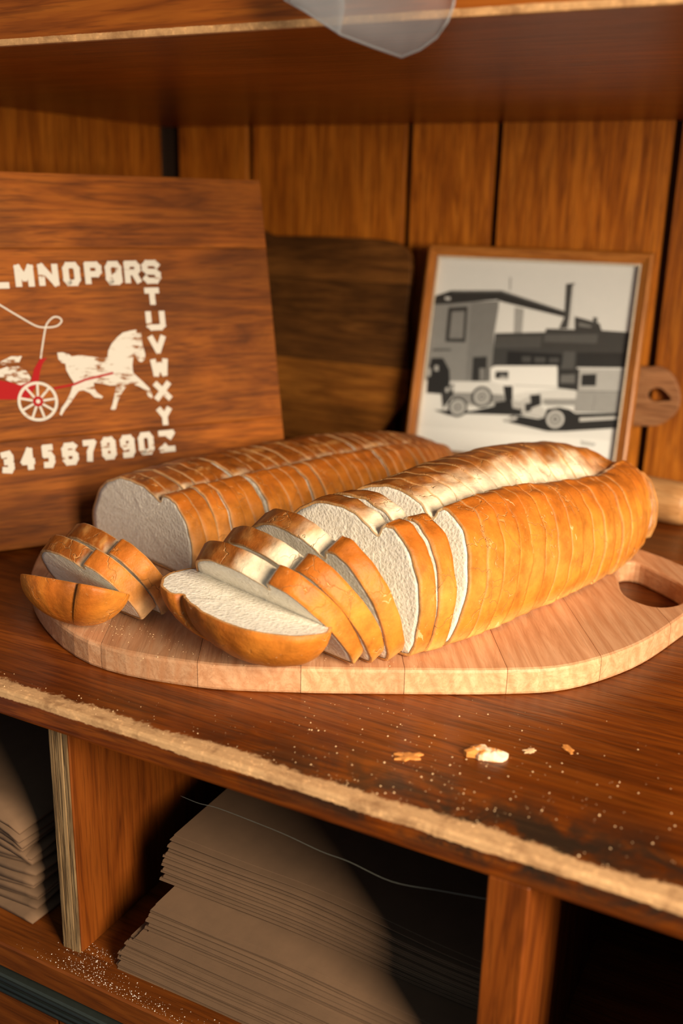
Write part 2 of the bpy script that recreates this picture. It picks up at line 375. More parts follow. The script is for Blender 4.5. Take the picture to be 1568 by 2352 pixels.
# grooved metal rail under the bottom shelf
rl = wbox('metal_rail', cab, WX, 1.0, YC-.004, YC+.012, -.293, -.2735, M_metal, .0015)
for z in (-.2775, -.284, -.2895): setp(tube('rail_ridge', [(WX, YC-.004, z), (1.0, YC-.004, z)], .0022, M_metal), rl)

# ------------------------------------------------------------------ cutting board of glued strips
OUT = [(-.694, .735), (-.668, .663), (-.602, .599), (-.508, .556), (-.414, .565), (-.341, .596), (-.272, .633), (-.204, .672), (-.159, .707), (-.123, .769),
       (-.102, .84), (-.088, .915), (-.102, .968), (-.135, 1.0), (-.175, 1.022), (-.26, 1.075), (-.36, 1.115), (-.46, 1.085), (-.555, .985), (-.636, .868)]
OUT = catmull(OUT, 5)
HOLE = catmull([(-.177, .958), (-.165, .905), (-.151, .875), (-.126, .864), (-.1085, .878), (-.104, .905), (-.112, .932), (-.14, .957), (-.164, .972)], 4)
BT = .022
ea = Vector((.87, .493)).normalized(); eb = Vector((-ea.y, ea.x))
cb = empty('cutting_board', (-.4, .8, 0)); tag(cb, 'oval butcher-block cutting board with hand hole carrying the sliced loaves', 'cutting board')
Mb = Matrix(((ea.x, eb.x, 0, 0), (ea.y, eb.y, 0, 0), (0, 0, 1, 0), (0, 0, 0, 1)))     # strip coordinates -> world
toS = lambda P: [(Vector(p).dot(ea), Vector(p).dot(eb)) for p in P]
full = prism_bm(toS(OUT), .0, BT, [toS(HOLE)], .0028)
cuts = [-.235+.079*i-.0 for i in range(-3, 9)]
cuts = [-.077+.079*k for k in range(-6, 8)]
for lo, hi in zip(cuts, cuts[1:]):
    b = full.copy()
    for co, no in (((lo+.0002, 0, 0), (-1, 0, 0)), ((hi-.0002, 0, 0), (1, 0, 0))):
        g = b.verts[:]+b.edges[:]+b.faces[:]
        r = bmesh.ops.bisect_plane(b, geom=g, plane_co=co, plane_no=no, clear_outer=True, dist=1e-6)
        ed = [e for e in r['geom_cut'] if isinstance(e, bmesh.types.BMEdge)]
        if ed: bmesh.ops.holes_fill(b, edges=ed, sides=0)
    if len(b.verts) > 6:
        o = bobj('strip', b, M_board); o.matrix_basis = Mb; setp(o, cb); o.matrix_basis = Mb
    else: b.free()
full.free()

# ------------------------------------------------------------------ bread
PROF = [(.07, 0), (.015, .07), (-.012, .25), (-.01, .48), (.025, .68), (.085, .84), (.15, .925), (.215, .955), (.255, .93), (.272, .865), (.295, .875), (.36, .94),
        (.45, .985), (.55, 1.0), (.66, .985), (.77, .91), (.87, .78), (.95, .58), (1.0, .33), (1.0, .14), (.955, .02), (.9, 0), (.7, 0), (.5, 0), (.3, 0)]
PROF = catmull(PROF, 4); NP = len(PROF)
def lerp3(a, b, t): t = min(1, max(0, t)); return tuple(x+(y-x)*t for x, y in zip(a, b))
def sm(x, a, b): t = min(1, max(0, (x-a)/(b-a))); return t*t*(3-2*t)
GOLD, DEEP, TAN, CREAM, BROWN, DARK = (.60, .215, .026), (.45, .122, .012), (.72, .37, .11), (.95, .83, .62), (.32, .092, .011), (.13, .034, .005)
def crust_col(k, s, kind):
    x, z = PROF[k]; i = k/NP
    n = noise.noise(Vector((s*38, k*.22, kind*9.1))); n2 = noise.noise(Vector((s*110, k*.6, 3+kind)))
    if i > .84 or z < .005: return lerp3(TAN, GOLD, .3+.4*n)                       # underside
    if k <= 29:                                                                    # front side up to the ear
        c = lerp3(TAN, GOLD, sm(z, .02, .16)) if kind != 1 else lerp3(lerp3(TAN, CREAM, .25), GOLD, sm(z+.1*n, .08, .62)); c = lerp3(c, lerp3(GOLD, TAN, .22), sm(z, .2, .35)*(.6+.6*n)*(1-sm(z, .5, .7)))
        c = lerp3(c, DEEP, sm(z+.12*n, .62, .93)*.85)
        return c
    if kind == 3:
        c = lerp3(GOLD, DEEP, .45+sm(n+.2, 0, .5)*.5); c = lerp3(c, BROWN, .9*math.exp(-((x-.36)/.09)**2)); return lerp3(c, GOLD, sm(x, .6, .85)*.6)
    if kind == 2:
        c = lerp3(CREAM, lerp3(CREAM, TAN, .6), sm(x+.05*n, .36, .44)*.7)
        c = lerp3(c, lerp3(BROWN, TAN, .35*sm(n2, -.2, .5)), sm(x+.06*n+.06*n2, .37, .50)); c = lerp3(c, DARK, .5*sm(n2+n, .2, .7)*sm(x, .4, .55))
        c = lerp3(c, DEEP, sm(x, .76, .86)); c = lerp3(c, lerp3(GOLD, DEEP, .4+.4*n), sm(s+.03*n, .25, .31))
    else:
        c = lerp3(lerp3(CREAM, TAN, .35), BROWN, sm(x+.05*n+.04*n2, .275, .34))
        c = lerp3(c, DARK, .75*sm(n2+n, -.05, .45)*sm(x, .36, .5)); c = lerp3(c, TAN, .5*sm(n2-n, .35, .7))
        c = lerp3(c, DEEP, sm(x, .8, .9))
    ridge = math.exp(-((x-.735)/.018)**2); c = lerp3(c, TAN, .75*ridge)
    return c
class Loaf:
    def __init__(s, sc, Ls, Wd, H, pc, kind, hexp=.7, Ln=None, ex=2.1): s.Ln = Ln or Ls; s.ex = ex; s.sc, s.Ls, s.Wd, s.H, s.pc, s.kind, s.hexp = sc, Ls, Wd, H, pc, kind, hexp
    def E(s, al):
        L = s.Ls if al > s.sc else s.Ln
        q = min(1, abs(al-s.sc)/L); return max(0, 1-q**s.ex)**(1/s.ex)
    def ring(s, al, inset=0., seed=0):
        e = s.E(al); P = []
        for k, (x, z) in enumerate(PROF):
            bmp = 1+.018*noise.noise(Vector((al*45, k*.33, s.kind*5+seed)))
            low = 1-.15*sm(al, .03, .22)*(1-sm(al, .25, .36))*(1-sm(x, .27, .52)) if s.kind == 2 else 1
            if s.kind == 2: low *= 1+.085*sm(al, .24, .33)*math.exp(-((x-.285)/.05)**2)
            P.append(Vector((s.pc+(x-.5)*2*s.Wd*e*bmp, z*low*s.H*e**s.hexp*bmp)))
        if inset:
            Q = []
            for k in range(NP):
                t = (P[(k+1) % NP]-P[k-1]); t = t.normalized() if t.length > 1e-9 else Vector((1, 0)); n = Vector((t.y, -t.x))
                Q.append(P[k]+n*inset)                      # profile runs clockwise -> this is inward
            return Q
        return P
def slice_mesh(lf, s0, s1, cap0=True, cap1=True, shear=0.):
    """returns (crust mesh, crumb mesh) in local coords: x = perp - pc, y = along - mid, z up.  cap False = rounded loaf tip"""
    mid = (s0+s1)/2; vs, fs, cols = [], [], []
    n = max(3, int((s1-s0)/.004)+1)
    if not cap0 or not cap1: n = 12
    st = []
    for i in range(n+1):
        t = i/n
        if not cap1: t = math.sin(t*math.pi/2)
        if not cap0: t = 1-math.cos(t*math.pi/2)
        st.append(s0+(s1-s0)*t)
    def addring(al, y, inset, colf):
        base = len(vs)
        for k, p in enumerate(lf.ring(al, inset)):
            vs.append((-(p.x-lf.pc), y-mid+shear*p.y, max(p.y, 0))); cols.append(colf(k, al))
        return base
    TH = .0024
    cf = lambda k, al: crust_col(k, al, lf.kind)
    rim = (lambda k, al: lerp3(cf(k, al), (.8, .52, .26), .7)) if lf.kind == 1 else (lambda k, al: lerp3(cf(k, al), (.70, .42, .17), .6))
    pull = .0011 if lf.kind == 1 else .0004
    rings = []
    if cap0: rings += [addring(s0, s0+.0001, TH, rim), addring(s0, s0, .0007, rim)]
    for i, al in enumerate(st):
        rings.append(addring(al, al+(pull if (i == 0 and cap0) else -pull if (i == n and cap1) else 0), 0 if lf.E(al) > .12 else 0, cf))
    if cap1: rings += [addring(s1, s1, .0007, rim), addring(s1, s1-.0001, TH, rim)]
    for a, b in zip(rings, rings[1:]):
        for k in range(NP): fs.append((a+k, a+(k+1) % NP, b+(k+1) % NP, b+k))
    me = bpy.data.meshes.new('crust'); me.from_pydata(vs, [], fs); me.update()
    at = me.color_attributes.new('Col', 'FLOAT_COLOR', 'POINT')
    at.data.foreach_set('color', [x for c in cols for x in (*c, 1)])
    me.polygons.foreach_set('use_smooth', [True]*len(me.polygons)); me.materials.append(M_crust)
    # crumb
    vs2, fs2 = [], []
    def cap(al, y, sgn):
        R = lf.ring(al, TH*.95); c = sum(R, Vector((0, 0)))/NP; fr = (1, .93, .8, .6, .38, .18); b = []
        for f in fr:
            b.append(len(vs2))
            for p in R:
                q = c+(p-c)*f; dz = 0 if f == 1 else noise.noise(Vector((q.x*160, q.y*160, al*900)))*.0007
                vs2.append((-(q.x-lf.pc), y-mid+dz-sgn*.0004+shear*q.y, max(q.y, 0)))
        for a, d in zip(b, b[1:]):
            for k in range(NP): fs2.append((a+k, a+(k+1) % NP, d+(k+1) % NP, d+k))
        fs2.append(tuple(range(b[-1], b[-1]+NP))); return b[0]
    a = cap(s0, s0, -1) if cap0 else None; d = cap(s1, s1, 1) if cap1 else None
    if a is not None and d is not None:
        for k in range(NP): fs2.append((a+k, d+k, d+(k+1) % NP, a+(k+1) % NP))
    m2 = bpy.data.meshes.new('crumb'); m2.from_pydata(vs2, [], fs2); m2.update()
    bmx = bmesh.new(); bmx.from_mesh(m2); bmesh.ops.recalc_face_normals(bmx, faces=bmx.faces[:]); bmx.to_mesh(m2); bmx.free()
    bmx = bmesh.new(); bmx.from_mesh(me); bmesh.ops.remove_doubles(bmx, verts=bmx.verts[:], dist=1e-5); bmesh.ops.recalc_face_normals(bmx, faces=bmx.faces[:]); bmx.to_mesh(me); bmx.free()
    m2.polygons.foreach_set('use_smooth', [True]*len(m2.polygons)); m2.materials.append(M_crumb)
    return me, m2
AX = Vector((.3, .954, 0)).normalized(); PX = Vector((-AX.y, AX.x, 0))
def place(name, meshes, M, label, group, cat='bread slice'):
    r = empty(name, M=M); tag(r, label, cat, group)
    lobj('crust', meshes[0], None, r); lobj('crumb', meshes[1], None, r)
    return r
def pose(org, lf, s, tilt=0, yaw=0, roll=0, dp=0, dz=0, half=0):
    """local x=-perp (toward the viewer's right), y=along, z=up. tilt>0 leans the top toward the near end, pivot on the near bottom edge"""
    base = org+PX*(lf.pc+dp)+AX*s; B = Matrix((-PX, AX, Vector((0, 0, 1)))).transposed().to_4x4()
    piv = -half if tilt > 0 else half
    return (Matrix.Translation(base+Vector((0, 0, dz))) @ B @ Matrix.Translation((0, piv, 0)) @ Matrix.Rotation(math.radians(tilt), 4, 'X')
            @ Matrix.Translation((0, -piv, 0)) @ Matrix.Rotation(math.radians(yaw), 4, 'Z') @ Matrix.Rotation(math.radians(roll), 4, 'Y'))
O2 = Vector((-.257, .691, BT+.0003)); L2 = Loaf(.15, .268, .093, .117, .075, 2, .85, .40)
O1 = Vector((-.521, .705, BT+.0003)); L1 = Loaf(.17, .30, .0905, .083, .0745, 1, .6, .40)
rnd = random.Random(3)
# right loaf: fallen fan of slices at the near end
G2 = 'slices of the right loaf'
fan = [('A', -.0755, 39, 1.5, .018), ('B', -.0595, 33, -1, .014), ('C', -.0465, 22, -2, .010), ('D', -.0345, -2, 1.5, .004), ('D2', -.0178, -5, 0, .001)]
lab = ['lowest leaning bread slice fanned out just behind the upturned heel', 'second fanned bread slice from the upturned heel, leaning on the lowest one',
       'third fanned bread slice, leaning steeply with its grey cut face shaded', 'fourth bread slice from the upturned heel, standing with open cut face',
       'fifth bread slice from the upturned heel, just before the wide gap']
TS = .0165
for (nm, s, tl, yw, dp), lb in zip(fan, lab):
    m = slice_mesh(L2, s-TS/2, s+TS/2); place('bread_slice', m, pose(O2, L2, s, tl, yw, 0, dp, .0005, TS/2), lb, G2)
s = -.0045; i = 0
while s < .37:
    th = .0205 if i < 11 else .0185
    if s+th > .37: th = .37-s+.001
    lead = max(0, 1-(s-.02)/.36)
    m = slice_mesh(L2, s, s+th-.0002, shear=.19*lead)
    wob = 1 if i < 13 else 3.2
    tl = -3.0*lead+rnd.uniform(-.4, .4)*wob
    place('bread_slice', m, pose(O2, L2, s+th/2, tl, rnd.uniform(-.7, .7), 0, rnd.uniform(-.0017, .0017)*wob, .0004, th/2),
          f'bread slice in the right loaf, {ORD[i]} behind the wide gap', G2)
    s += th; i += 1
m = slice_mesh(L2, s, L2.sc+L2.Ls, True, False)
place('bread_heel', m, pose(O2, L2, (s+L2.sc+L2.Ls)/2, 0, 3, 0, 0, .0004), 'rounded far end crust of the right loaf near the rolling pin', None, 'bread heel')
# upturned heel in front
def mirrored(ms):
    for me in ms:
        bm = bmesh.new(); bm.from_mesh(me)
        for v in bm.verts: v.co.x = -v.co.x
        bmesh.ops.recalc_face_normals(bm, faces=bm.faces[:]); bm.to_mesh(me); bm.free()
    return ms
def heel_matrix(center, xdir, tiltx, tiltz=0):
    # local y (toward the cut face) points up, local z (loaf top) toward the viewer, local x = viewer's right
    Xl = Vector((*xdir, 0)).normalized(); Yl = Vector((0, 0, 1)); Zl = Xl.cross(Yl).normalized()
    B = Matrix((Xl, Yl, Zl)).transposed().to_4x4()
    return Matrix.Translation(center) @ B @ Matrix.Rotation(math.radians(tiltx), 4, 'X') @ Matrix.Rotation(math.radians(tiltz), 4, 'Z')
H2 = Loaf(0, .05, .078, .064, 0, 3, 1.0, .05, 2.0)
place('bread_heel', mirrored(slice_mesh(H2, -.05, -.002, False, True)), heel_matrix((-.374, .607, BT+.0245), (.954, -.29), -4, -2),
      'upturned heel of bread with white crumb facing up at the front of the board', None, 'bread heel')
# left loaf
G1 = 'slices of the left loaf'
s = .0; i = 0
while s < .435:
    th = .0150
    m = slice_mesh(L1, s, s+th-.0004)
    place('bread_slice', m, pose(O1, L1, s+th/2, rnd.uniform(-1.6, 1.6) if i else 1.5, rnd.uniform(-1.2, 1.2), 0, rnd.uniform(-.003, .003), .0004, th/2),
          f'bread slice in the left loaf, {ORD[i]} from the open cut face' if i else 'foremost slice of the left loaf showing the broad white cut face', G1)
    s += th; i += 1
m = slice_mesh(L1, s, L1.sc+L1.Ls, True, False)
place('bread_heel', m, pose(O1, L1, (s+L1.sc+L1.Ls)/2, 0, -3, 0, 0, .0004), 'rounded far end crust of the left loaf in front of the picture frame', None, 'bread heel')
LS = Loaf(.17, .30, .076, .080, .077, 1, .6, .40)
for s, tl, yw, lb, dp in ((-.062, 30, 2, 'slice fallen against the cut face of the left loaf, nearer the loaf', -.080), (-.083, 35, 4, 'outermost slice fallen from the left loaf with shaded cut face', -.082)):
    m = slice_mesh(LS, s-TS/2, s+TS/2); place('bread_slice', m, pose(O1, LS, s, tl, yw, 0, dp, .0005, TS/2), lb, G1)
H1 = Loaf(0, .034, .047, .048, 0, 3, 1.0, .034, 2.0)
place('bread_heel', slice_mesh(H1, -.034, -.002, False, True), heel_matrix((-.533, .576, BT+.017), (.985, .12), -28, 0),
      'small curled heel of bread overhanging the left rim of the board', None, 'bread heel')
# ------------------------------------------------------------------ alphabet sign board
def flat(name, polys, mat, parent, z, thick=.0006):
    """thin slabs of paint in board coordinates (u, v)"""
    bm = bmesh.new()
    for i, P in enumerate(polys):
        n = len(P); zt = z+thick+(i % 7)*.00004
        lo = [bm.verts.new((x, y, z)) for x, y in P]; hi = [bm.verts.new((x, y, zt)) for x, y in P]
        bm.faces.new(hi)
        for k in range(n): bm.faces.new((lo[k], lo[(k+1) % n], hi[(k+1) % n], hi[k]))
    bmesh.ops.triangulate(bm, faces=[f for f in bm.faces if len(f.verts) > 4], ngon_method='EAR_CLIP')
    return bobj(name, bm, mat, parent)
def strokes(pts, wd):
    out = []
    for (x0, y0), (x1, y1) in zip(pts, pts[1:]):
        dx, dy = x1-x0, y1-y0; L = math.hypot(dx, dy) or 1; nx, ny = -dy/L*wd/2, dx/L*wd/2; ex, ey = dx/L*wd*.35, dy/L*wd*.35
        out.append([(x0-ex+nx, y0-ey+ny), (x0-ex-nx, y0-ey-ny), (x1+ex-nx, y1+ey-ny), (x1+ex+nx, y1+ey+ny)])
    return out
GL = {  # block stencil strokes in a unit box
 'L': [[(0, 1), (0, 0), (1, 0)]], 'M': [[(0, 0), (0, 1), (.5, .35), (1, 1), (1, 0)]], 'N': [[(0, 0), (0, 1), (1, 0), (1, 1)]],
 'O': [[(.2, 0), (0, .2), (0, .8), (.2, 1), (.8, 1), (1, .8), (1, .2), (.8, 0), (.2, 0)]], 'P': [[(0, 0), (0, 1), (.8, 1), (1, .85), (1, .6), (.8, .45), (0, .45)]],
 'Q': [[(.2, 0), (0, .2), (0, .8), (.2, 1), (.8, 1), (1, .8), (1, .2), (.8, 0), (.2, 0)], [(.55, .35), (1, 0)]],
 'R': [[(0, 0), (0, 1), (.8, 1), (1, .85), (1, .65), (.8, .5), (0, .5)], [(.6, .5), (1, 0)]],
 'S': [[(0, .15), (.2, 0), (.8, 0), (1, .18), (1, .38), (.8, .5), (.2, .52), (0, .66), (0, .85), (.2, 1), (.8, 1), (1, .86)]],
 'T': [[(0, 1), (1, 1)], [(.5, 1), (.5, 0)]], 'U': [[(0, 1), (0, .15), (.18, 0), (.82, 0), (1, .15), (1, 1)]], 'V': [[(0, 1), (.5, 0), (1, 1)]],
 'W': [[(0, 1), (.15, 0), (.5, .7), (.85, 0), (1, 1)]], 'X': [[(0, 0), (1, 1)], [(0, 1), (1, 0)]], 'Y': [[(0, 1), (.5, .5), (1, 1)], [(.5, .5), (.5, 0)]],
 'Z': [[(0, 1), (1, 1), (.75, .75)], [(.35, .2), (0, 0), (1, 0)]], '0': [[(.2, 0), (0, .2), (0, .8), (.2, 1), (.8, 1), (1, .8), (1, .2), (.8, 0), (.2, 0)]],
 '9': [[(1, .55), (.2, .45), (0, .62), (0, .85), (.2, 1), (.8, 1), (1, .85), (1, .2), (.8, 0), (.1, 0)]],
 '8': [[(.2, 0), (0, .15), (0, .4), (.2, .52), (0, .66), (0, .85), (.2, 1), (.8, 1), (1, .85), (1, .66), (.8, .52), (1, .4), (1, .15), (.8, 0), (.2, 0)], [(.2, .52), (.8, .52)]],
 '7': [[(0, 1), (1, 1), (.5, .45), (.4, 0)]], '6': [[(1, .9), (.8, 1), (.2, 1), (0, .8), (0, .2), (.2, 0), (.8, 0), (1, .2), (1, .4), (.8, .55), (.05, .55)]],
 '5': [[(1, 1), (.05, 1), (.05, .58), (.75, .6), (1, .42), (1, .18), (.75, 0), (0, .02)]], '4': [[(.72, 0), (.72, 1), (0, .35), (1, .35)]],
 '3': [[(0, .95), (.8, 1), (1, .82), (1, .66), (.75, .52), (.35, .52)], [(.75, .52), (1, .36), (1, .15), (.8, 0), (0, .05)]]}
LET = {'L':(-.3168,.2737,-.2943,.2995),'M':(-.2895,.2742,-.2694,.2993),'N':(-.2655,.2747,-.2439,.3001),'O':(-.2399,.2752,-.2209,.3009),'P':(-.2168,.2758,-.1974,.3012),
 'Q':(-.1942,.2754,-.1755,.3016),'R':(-.1733,.2761,-.1543,.3019),'S':(-.1532,.2761,-.1316,.3024),'T':(-.1540,.2521,-.1346,.2726),'U':(-.1547,.2251,-.1319,.2478),
 'V':(-.1544,.1992,-.1337,.2209),'W':(-.1546,.1737,-.1339,.1953),'X':(-.1542,.1472,-.1332,.1697),'Y':(-.1534,.1190,-.1354,.1414),'Z':(-.1553,.0898,-.1345,.1150),
 '0':(-.1781,.0890,-.1599,.1150),'9':(-.1985,.0879,-.1817,.1137),'8':(-.2195,.0879,-.2029,.1135),'7':(-.2402,.0869,-.2239,.1122),'6':(-.2625,.0861,-.2445,.1111),
 '5':(-.2834,.0854,-.2697,.1112),'4':(-.3058,.0846,-.2895,.1102),'3':(-.3260,.0839,-.3119,.1083)}
HORSE=[(-0.2548,0.2062),(-0.2493,0.2063),(-0.2425,0.2040),(-0.2402,0.2015),(-0.2316,0.2024),(-0.2196,0.2004),(-0.2076,0.1978),(-0.2017,0.1983),(-0.2000,0.2059),(-0.1955,0.2129),(-0.1885,0.2197),(-0.1816,0.2245),(-0.1730,0.2262),(-0.1669,0.2270),(-0.1651,0.2239),(-0.1614,0.2243),(-0.1612,0.2206),(-0.1614,0.2113),(-0.1592,0.1998),(-0.1602,0.1947),(-0.1640,0.1914),(-0.1671,0.1924),(-0.1698,0.1973),(-0.1730,0.1974),(-0.1751,0.1883),(-0.1749,0.1800),(-0.1653,0.1701),(-0.1586,0.1624),(-0.1557,0.1528),(-0.1577,0.1508),(-0.1607,0.1531),(-0.1631,0.1606),(-0.1701,0.1652),(-0.1793,0.1689),(-0.1862,0.1642),(-0.1911,0.1583),(-0.1958,0.1504),(-0.1988,0.1424),(-0.2015,0.1410),(-0.2044,0.1428),(-0.2018,0.1478),(-0.1987,0.1568),(-0.1953,0.1679),(-0.2026,0.1683),(-0.2106,0.1709),(-0.2197,0.1725),(-0.2195,0.1654),(-0.2169,0.1611),(-0.2112,0.1567),(-0.2135,0.1548),(-0.2205,0.1567),(-0.2250,0.1617),(-0.2318,0.1652),(-0.2369,0.1645),(-0.2404,0.1607),(-0.2474,0.1521),(-0.2531,0.1465),(-0.2579,0.1399),(-0.2597,0.1414),(-0.2570,0.1478),(-0.2512,0.1544),(-0.2463,0.1621),(-0.2436,0.1680),(-0.2409,0.1738),(-0.2443,0.1801),(-0.2474,0.1873),(-0.2476,0.1943),(-0.2515,0.1955),(-0.2544,0.1996)]
CART=[(-0.3271,0.1831),(-0.3161,0.1809),(-0.3051,0.1779),(-0.2960,0.1744),(-0.2879,0.1778),(-0.2839,0.1785),(-0.2772,0.1781),(-0.2900,0.1592),(-0.3296,0.1620)]
DASH=[(-0.2849,0.1786),(-0.2810,0.1902),(-0.2736,0.2006),(-0.2660,0.2016),(-0.2712,0.1955),(-0.2747,0.1878),(-0.2772,0.1781)]
SHAFT=[(-0.2615,0.1691),(-0.2412,0.1718),(-0.2285,0.1761),(-0.1980,0.1814)]
RUG=[(-0.3148,0.1921),(-0.3050,0.1954),(-0.2956,0.1939),(-0.2885,0.1886),(-0.2851,0.1815),(-0.2869,0.1777),(-0.2960,0.1744),(-0.3051,0.1779),(-0.3122,0.1822),(-0.3264,0.1889),(-0.3253,0.1985)]
RUG2=[(-0.3139,0.1998),(-0.3020,0.2050),(-0.2915,0.2045),(-0.2952,0.1978),(-0.3047,0.1974),(-0.3144,0.1959)]
WHIP=[(-0.3209,0.2673),(-0.3072,0.2574),(-0.2896,0.2453),(-0.2735,0.2350),(-0.2620,0.2330),(-0.2520,0.2342),(-0.2465,0.2390),(-0.2490,0.2430),(-0.2549,0.2432),(-0.2615,0.2375),(-0.2646,0.2307),(-0.2690,0.2152),(-0.2725,0.2015)]
ST = .02
sg = empty('alphabet_board', M=lean_matrix(56.29, 13.205, -.571, .987))
tag(sg, 'old wooden board stencilled with white letters and a horse-drawn cart', 'sign')
v0 = ST*math.tan(math.radians(13.205)); SH, SW = .393, .50
rows = [v0, .118, .315, SH]                                        # three joined boards
for a, b in zip(rows, rows[1:]):
    bm = box_bm(-SW, 0, a+.0001, b-.0001, -ST, 0, .0008)
    o = bobj('board_plank', bm, M_sign, sg)
rows = None
for ch, (u0, va, u1, vb) in LET.items():
    g = .0036; P = []
    for pl in GL[ch]: P += strokes([(u0+g+(u1-u0-2*g)*x, va+g+(vb-va-2*g)*y) for x, y in pl], .0064)
    flat('letter', P, M_white, sg, 0)
flat('horse', [HORSE], M_worn, sg, 0)
flat('cart_body', [CART, DASH], M_red, sg, 0)
flat('lap_rug', [RUG, RUG2], M_worn, sg, .0002)
flat('whip', strokes(catmull(WHIP, 5, False), .0016), M_white, sg, 0)
flat('harness', strokes(SHAFT, .0024), M_red, sg, .0003)
wc = Vector((-.2806, .1565)); wr = .0208
ringp = [[(wc.x+r*math.cos(a), wc.y+r*math.sin(a)) for r, a in ((wr, k*math.pi/16), (wr, (k+1)*math.pi/16), (wr-.003, (k+1)*math.pi/16), (wr-.003, k*math.pi/16))] for k in range(32)]
spk = []
for k in range(9):
    a = k*2*math.pi/9+.1; spk += strokes([(wc.x+.005*math.cos(a), wc.y+.005*math.sin(a)), (wc.x+(wr-.003)*math.cos(a), wc.y+(wr-.003)*math.sin(a))], .0024)
flat('wheel', ringp+spk, M_white, sg, .0004)
flat('wheel_hub', [[(wc.x+.0055*math.cos(k*math.pi/8), wc.y+.0055*math.sin(k*math.pi/8)) for k in range(16)]], M_red, sg, .0007)
flat('hub_cap', [[(wc.x+.0022*math.cos(k*math.pi/6), wc.y+.0022*math.sin(k*math.pi/6)) for k in range(12)]], M_white, sg, .0010)
flat('driver_arm', [[(-.334, .233), (-.3205, .231), (-.3185, .222), (-.322, .213), (-.334, .210)]], M_white, sg, .0003)

# ------------------------------------------------------------------ dark board leaning behind the sign
DB = catmull([(-.30, .02), (-.30, .311), (-.233, .311), (-.12, .313), (-.043, .312), (-.012, .305), (.003, .285), (.006, .25), (.005, .205), (.011, .175), (.016, .13), (.0165, .085), (.004, .064), (-.015, .039), (-.03, .02), (-.06, .0045), (-.25, .0045)], 3)
db = empty('dark_board', M=lean_matrix(0, 8, -.6, 1.33)); tag(db, 'dark stained board with wavy right edge leaning between sign and picture frame', 'board')
full = prism_bm(DB, -.018, 0, (), .0012)
lv = [-.01, .062, .128, .19, .25, .33]
for lo, hi in zip(lv, lv[1:]):
    b = full.copy()
    for co, no in (((0, lo+.0002, 0), (0, -1, 0)), ((0, hi-.0002, 0), (0, 1, 0))):
        r = bmesh.ops.bisect_plane(b, geom=b.verts[:]+b.edges[:]+b.faces[:], plane_co=co, plane_no=no, clear_outer=True, dist=1e-6)
        ed = [e for e in r['geom_cut'] if isinstance(e, bmesh.types.BMEdge)]
        if ed: bmesh.ops.holes_fill(b, edges=ed, sides=0)
    bobj('board_plank', b, M_midb if lo < .12 else M_darkb, db)
full.free()

# ------------------------------------------------------------------ paddle board with round handle behind the frame
PO = catmull([(.048, .156), (.069, .158), (.088, .147), (.1, .121), (.097, .098), (.079, .08), (.056, .075), (.02, .07), (-.005, .045), (-.03, .005), (-.22, .005), (-.235, .03), (-.235, .2), (-.22, .225), (-.04, .225), (-.01, .19), (.02, .16)], 4)
PH = catmull([(.057, .117), (.0605, .1255), (.069, .1295), (.078, .127), (.0885, .116), (.079, .1125), (.065, .1105)], 4)
pb = empty('paddle_board', M=lean_matrix(0, 1.5, -.302, 1.385)); tag(pb, 'wooden paddle board with round pierced handle showing right of the picture frame', 'board')
bobj('paddle', prism_bm(PO, -.012, 0, [PH], .0012), M_paddle, pb)

# ------------------------------------------------------------------ picture frame
fr = empty('picture_frame', M=lean_matrix(5.728, 15.207, -.556, 1.272)); tag(fr, 'wooden picture frame with black and white photograph of old delivery trucks', 'picture frame')
FW, FH, FT, RW = .3105, .3185, .018, .0165
f0 = FT*math.tan(math.radians(15.2))
prof = [(0, -FT), (0, -.004), (.002, -.0005), (.005, .001), (.008, 0), (.0095, -.002), (.0125, -.0025), (.015, -.0045), (RW, -.006), (RW, -FT)]   # (inset from outer edge, height)
cor = [(0, f0, 1, 1), (FW, f0, -1, 1), (FW, FH, -1, -1), (0, FH, 1, -1)]
for k in range(4):
    a, b = cor[k], cor[(k+1) % 4]
    vs = [(c[0]+c[2]*i, c[1]+c[3]*i, h) for c in (a, b) for i, h in prof]; n = len(prof)
    fs = [(i, (i+1) % n, n+(i+1) % n, n+i) for i in range(n)]+[tuple(range(n))[::-1], tuple(range(n, 2*n))]
    if k in (1, 3):                                                # turn local axes so the grain runs along the rail
        vs = [(y, -x, z) for x, y, z in vs]; Mr = Matrix(((0, -1, 0, 0), (1, 0, 0, 0), (0, 0, 1, 0), (0, 0, 0, 1)))
    else: Mr = Matrix.Identity(4)
    bm = bmesh.new(); V = [bm.verts.new(v) for v in vs]
    for f in fs: bm.faces.new([V[i] for i in f])
    bobj('frame_rail', bm, M_frame, fr, False, Mr)
